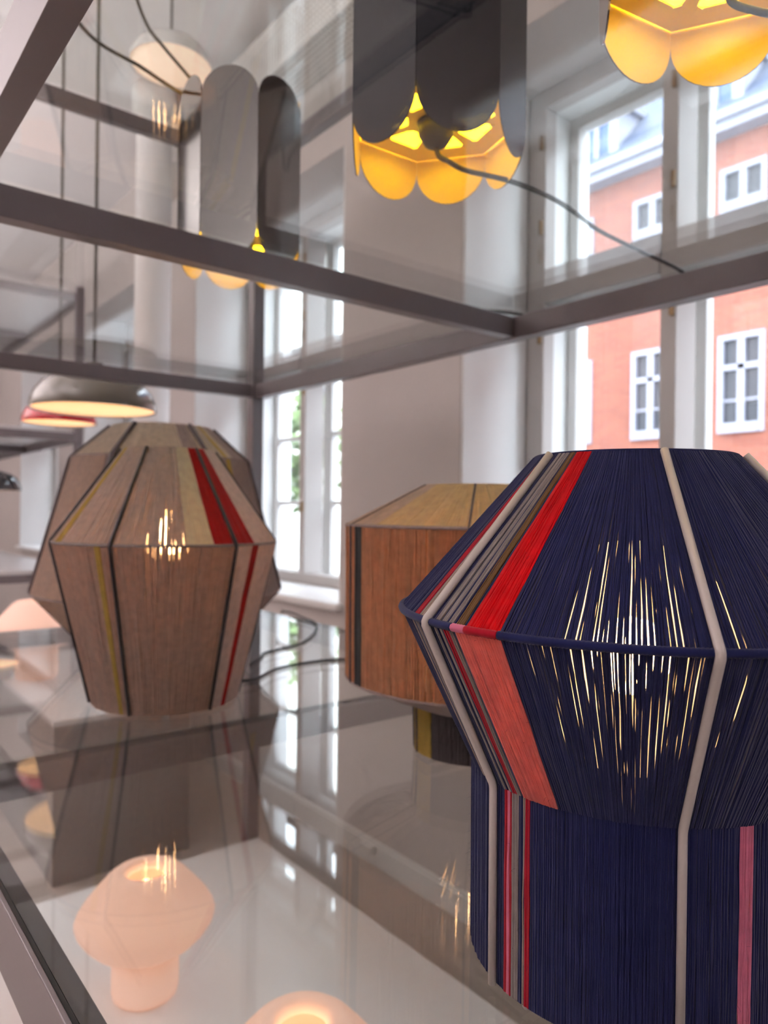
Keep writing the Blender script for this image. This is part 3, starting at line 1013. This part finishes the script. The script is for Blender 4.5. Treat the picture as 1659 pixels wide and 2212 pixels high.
# added uplighter bowls, out of view, that brighten the room off the ceiling
ORD = ['first', 'second', 'third', 'fourth']
UZ = 2.15
for gx in (-1.2, -3.0):
    for k, gy in enumerate((-1.8, 1.9, 4.5, 6.8) if gx > -2 else (-2.4, 3.4, 5.6, 7.8)):
        row = 'the row nearer the rack' if gx > -2 else 'the row by the opposite wall'
        t = thing('added_uplighter', 'added white bowl uplighter out of view, %s from the viewer in %s' % (ORD[k], row), 'lamp', (gx, gy, UZ), 'added bowl uplighters of ' + row)
        MB().lathe([(0.0, -0.12), (0.08, -0.115), (0.16, -0.085), (0.215, -0.03), (0.23, 0.01), (0.224, 0.012), (0.205, -0.01)], 32).build('bowl', M['dome_white'], t)
        MB().lathe([(0.206, -0.012), (0.0, -0.008)], 16).build('diffuser', M['added_uplight'], t)
        MB().tube([(0, 0, -0.008), (0, 0, CEIL - UZ - 0.03)], 0.005, 8).build('cord', M['cord'], t)
        MB().lathe([(0, CEIL - UZ - 0.035), (0.05, CEIL - UZ - 0.035), (0.05, CEIL - UZ - 0.0005), (0, CEIL - UZ - 0.0005)], 20).build('ceiling_rose', M['dome_white'], t)

# small grey shade lamp standing on the far rack
t = thing('table_lamp', 'small grey cone-shaded table lamp on the far rack shelf', 'lamp', (0.62, 4.62, G_LO + 0.0006))
MB().lathe([(0.0, 0.0), (0.05, 0.0), (0.05, 0.012), (0.008, 0.02), (0.008, 0.07)], 28).build('base', M['dome_grey'], t)
MB().lathe([(0.11, 0.05), (0.105, 0.055), (0.03, 0.125), (0.0, 0.128)], 36).build('lamp_shade', M['dome_grey'], t)

# ================================================================== OUTSIDE
box_obj('street', M['street'], 2.3, 40, -30, 60, -1.7, -1.5, kind='structure', label='grey street between the houses')
FX = 10.7
house = thing('brick_house', 'red brick house with white windows across the street', 'building', (FX, 2.0, -1.5))
HY0, HY1 = -9.0, 9.6
# brick wall with openings built as strips
cols = [4.78 + 1.45 * k for k in range(-9, 4)]
rows = [(-1.9 + 0.0, -0.3), (1.22, 2.66), (4.48, 5.12)]
cols = [c for c in cols if c + 0.72 < HY1]
m = MB()
zs = [-1.5 - EYE] + [q for r in rows for q in r] + [5.62]
zs[1] = max(zs[1], zs[0] + 0.2)
for i in range(0, len(zs), 2):
    m.box(0, 0.4, HY0 - 2, HY1 - 2, zs[i] + EYE + 1.5, zs[i + 1] + EYE + 1.5)
for r0, r1 in [(zs[1], zs[2]), (zs[3], zs[4]), (zs[5], zs[6])]:
    ys = [HY0] + [q for c in cols for q in (c, c + 0.68)] + [HY1]
    for i in range(0, len(ys), 2):
        m.box(0, 0.4, ys[i] - 2, ys[i + 1] - 2, r0 + EYE + 1.5, r1 + EYE + 1.5)
m.box(0.4, 7.5, HY0 - 2, HY1 - 2, 0, 5.62 + EYE + 1.5)
m.build('wall', M['brick'], house)
for ri, (r0, r1) in enumerate([(zs[1], zs[2]), (zs[3], zs[4]), (zs[5], zs[6])]):
    for c in cols:
        y0, y1 = c - 2, c + 0.68 - 2
        z0, z1 = r0 + EYE + 1.5, r1 + EYE + 1.5
        w = thing('house_window', 'white casement window', None)
        del w['label']
        w.parent = house
        f = MB()
        F = 0.075
        f.box(-0.03, 0.08, y0, y0 + F, z0, z1).box(-0.03, 0.08, y1 - F, y1, z0, z1)
        f.box(-0.03, 0.08, y0 + F, y1 - F, z1 - F, z1).box(-0.05, 0.08, y0 + F, y1 - F, z0, z0 + F * (1.9 if ri else 1))
        ym = (y0 + y1) / 2
        f.box(-0.02, 0.08, ym - 0.05, ym + 0.05, z0 + F, z1 - F)
        if ri == 1:
            f.box(-0.02, 0.08, y0 + F, y1 - F, z0 + (z1 - z0) * .64, z0 + (z1 - z0) * .64 + 0.08)
            f.box(0.0, 0.08, y0 + F, y1 - F, z0 + (z1 - z0) * .32, z0 + (z1 - z0) * .32 + 0.03)
        f.build('window_frame', M['outer_white'], w)
        for a, b in ((y0 + F, ym - 0.05), (ym + 0.05, y1 - F)):
            box_obj('pane', M['outer_glass'], 0.045, 0.06, a, b, z0 + F, z1 - F, w)
zc = 5.62 + EYE + 1.5
box_obj('cornice', M['outer_white'], -0.30, 0.02, HY0 - 2, HY1 - 2, zc - 0.05, zc + 0.14, house, 0.02)
box_obj('gutter', M['outer_white'], -0.40, -0.28, HY0 - 2, HY1 - 2, zc + 0.08, zc + 0.20, house, 0.03)
m = MB()
m.add([(-0.32, HY0 - 2, zc + 0.14), (-0.32, HY1 - 2, zc + 0.14), (1.5, HY1 - 2, zc + 2.15), (1.5, HY0 - 2, zc + 2.15), (7.5, HY1 - 2, zc + 2.6), (7.5, HY0 - 2, zc + 2.6)],
      [(0, 3, 2, 1), (3, 5, 4, 2)])
m.add([(-0.32, HY1 - 2, zc + 0.14), (7.5, HY1 - 2, zc + 0.14), (7.5, HY1 - 2, zc + 2.6), (1.5, HY1 - 2, zc + 2.15)], [(0, 1, 2, 3)])
m.add([(-0.32, HY0 - 2, zc + 0.14), (7.5, HY0 - 2, zc + 0.14), (7.5, HY0 - 2, zc + 2.6), (1.5, HY0 - 2, zc + 2.15)], [(3, 2, 1, 0)])
m.build('roof', M['roof'], house)
for dy in (7.25, 5.15, 3.05, 0.95, -1.15, -3.25):
    y0, y1 = dy - 2, dy + 0.86 - 2
    d = thing('dormer', 'x', None)
    del d['label']
    d.parent = house
    f = MB()
    f.box(0.02, 1.4, y0, y0 + 0.10, zc + 0.2, zc + 1.25).box(0.02, 1.4, y1 - 0.10, y1, zc + 0.2, zc + 1.25)
    f.box(-0.08, 1.5, y0 - 0.08, y1 + 0.08, zc + 1.25, zc + 1.36)
    f.build('dormer_body', M['outer_white'], d)
    g = MB()
    g.box(0.03, 0.12, y0 + 0.10, y0 + 0.17, zc + 0.22, zc + 1.25).box(0.03, 0.12, y1 - 0.17, y1 - 0.10, zc + 0.22, zc + 1.25)
    g.box(0.03, 0.12, y0 + 0.17, y1 - 0.17, zc + 1.17, zc + 1.25).box(0.03, 0.12, y0 + 0.17, y1 - 0.17, zc + 0.22, zc + 0.32)
    ym = (y0 + y1) / 2
    g.box(0.03, 0.12, ym - 0.04, ym + 0.04, zc + 0.32, zc + 1.17)
    g.build('window_frame', M['outer_white'], d)
    for a, b in ((y0 + 0.17, ym - 0.04), (ym + 0.04, y1 - 0.17)):
        box_obj('pane', M['dormer_blue'], 0.07, 0.09, a, b, zc + 0.32, zc + 1.17, d)

pale = thing('pale_house', 'pale rendered house seen bright through the windows', 'building', (9.5, 19.0, -1.5))
box_obj('wall', M['pale_house'], 0, 6, -6.5, 9, 0, 9.5, pale)
m = MB()
m.add([(-0.3, -6.6, 9.5), (-0.3, 9.1, 9.5), (3, 9.1, 12), (3, -6.6, 12), (6.3, 9.1, 9.5), (6.3, -6.6, 9.5)], [(0, 3, 2, 1), (3, 5, 4, 2), (0, 5, 3), (1, 2, 4)])
m.build('roof', M['roof'], pale)
for yy in (-5.2, -3.2, -1.2, 0.8, 2.8, 4.8, 6.8):
    for zz in (1.2, 4.0, 6.8):
        f = MB()
        f.box(-0.06, 0.01, yy, yy + 0.09, zz, zz + 1.6).box(-0.06, 0.01, yy + 0.91, yy + 1.0, zz, zz + 1.6)
        f.box(-0.06, 0.01, yy + 0.09, yy + 0.91, zz + 1.51, zz + 1.6).box(-0.06, 0.01, yy + 0.09, yy + 0.91, zz, zz + 0.09).box(-0.06, 0.01, yy + 0.46, yy + 0.54, zz + 0.09, zz + 1.51)
        w = f.build('house_window', M['outer_white'], pale)
        box_obj('pane', M['outer_glass'], -0.02, -0.005, yy + 0.09, yy + 0.46, zz + 0.09, zz + 1.51, w)
        box_obj('pane', M['outer_glass'], -0.02, -0.005, yy + 0.54, yy + 0.91, zz + 0.09, zz + 1.51, w)


def tree(label, loc, h, cr, n, seed):
    rnd = random.Random(seed)
    t = thing('street_tree', label, 'tree', loc, 'green trees in the street')
    MB().tube([(0, 0, 0), (0.05, 0.02, h * 0.3), (0.0, 0.06, h * 0.62)], [0.16, 0.12, 0.07], 10).build('trunk', M['bark'], t)
    for q in range(5):
        a = q * 1.26
        MB().tube([(0, 0.05, h * 0.45), (cr * .35 * math.cos(a), cr * .35 * math.sin(a), h * 0.62), (cr * .7 * math.cos(a), cr * .7 * math.sin(a), h * 0.76)], [0.06, 0.04, 0.015], 7).build('branch', M['bark'], t)
    m = MB()
    for i in range(n):
        u, v, w = rnd.gauss(0, 1), rnd.gauss(0, 1), rnd.gauss(0, 1)
        l = math.sqrt(u * u + v * v + w * w)
        r = cr * (0.45 + 0.55 * rnd.random())
        p = Vector((u / l * r, v / l * r, h * 0.7 + w / l * r * 0.85))
        s = rnd.uniform(0.10, 0.2)
        e1 = Vector((rnd.gauss(0, 1), rnd.gauss(0, 1), rnd.gauss(0, 1))).normalized()
        e2 = e1.orthogonal().normalized()
        m.add([p - e1 * s, p + e2 * s * 0.45, p + e1 * s, p - e2 * s * 0.45], [(0, 1, 2, 3)])
    m.build('foliage', M['leaf'], t, kind='stuff')


tree('green street tree in front of the pale house', (6.4, 11.2, -1.5), 5.6, 1.5, 1400, 1)
tree('green street tree farther along the pale house', (6.6, 15.6, -1.5), 6.4, 1.7, 1400, 2)
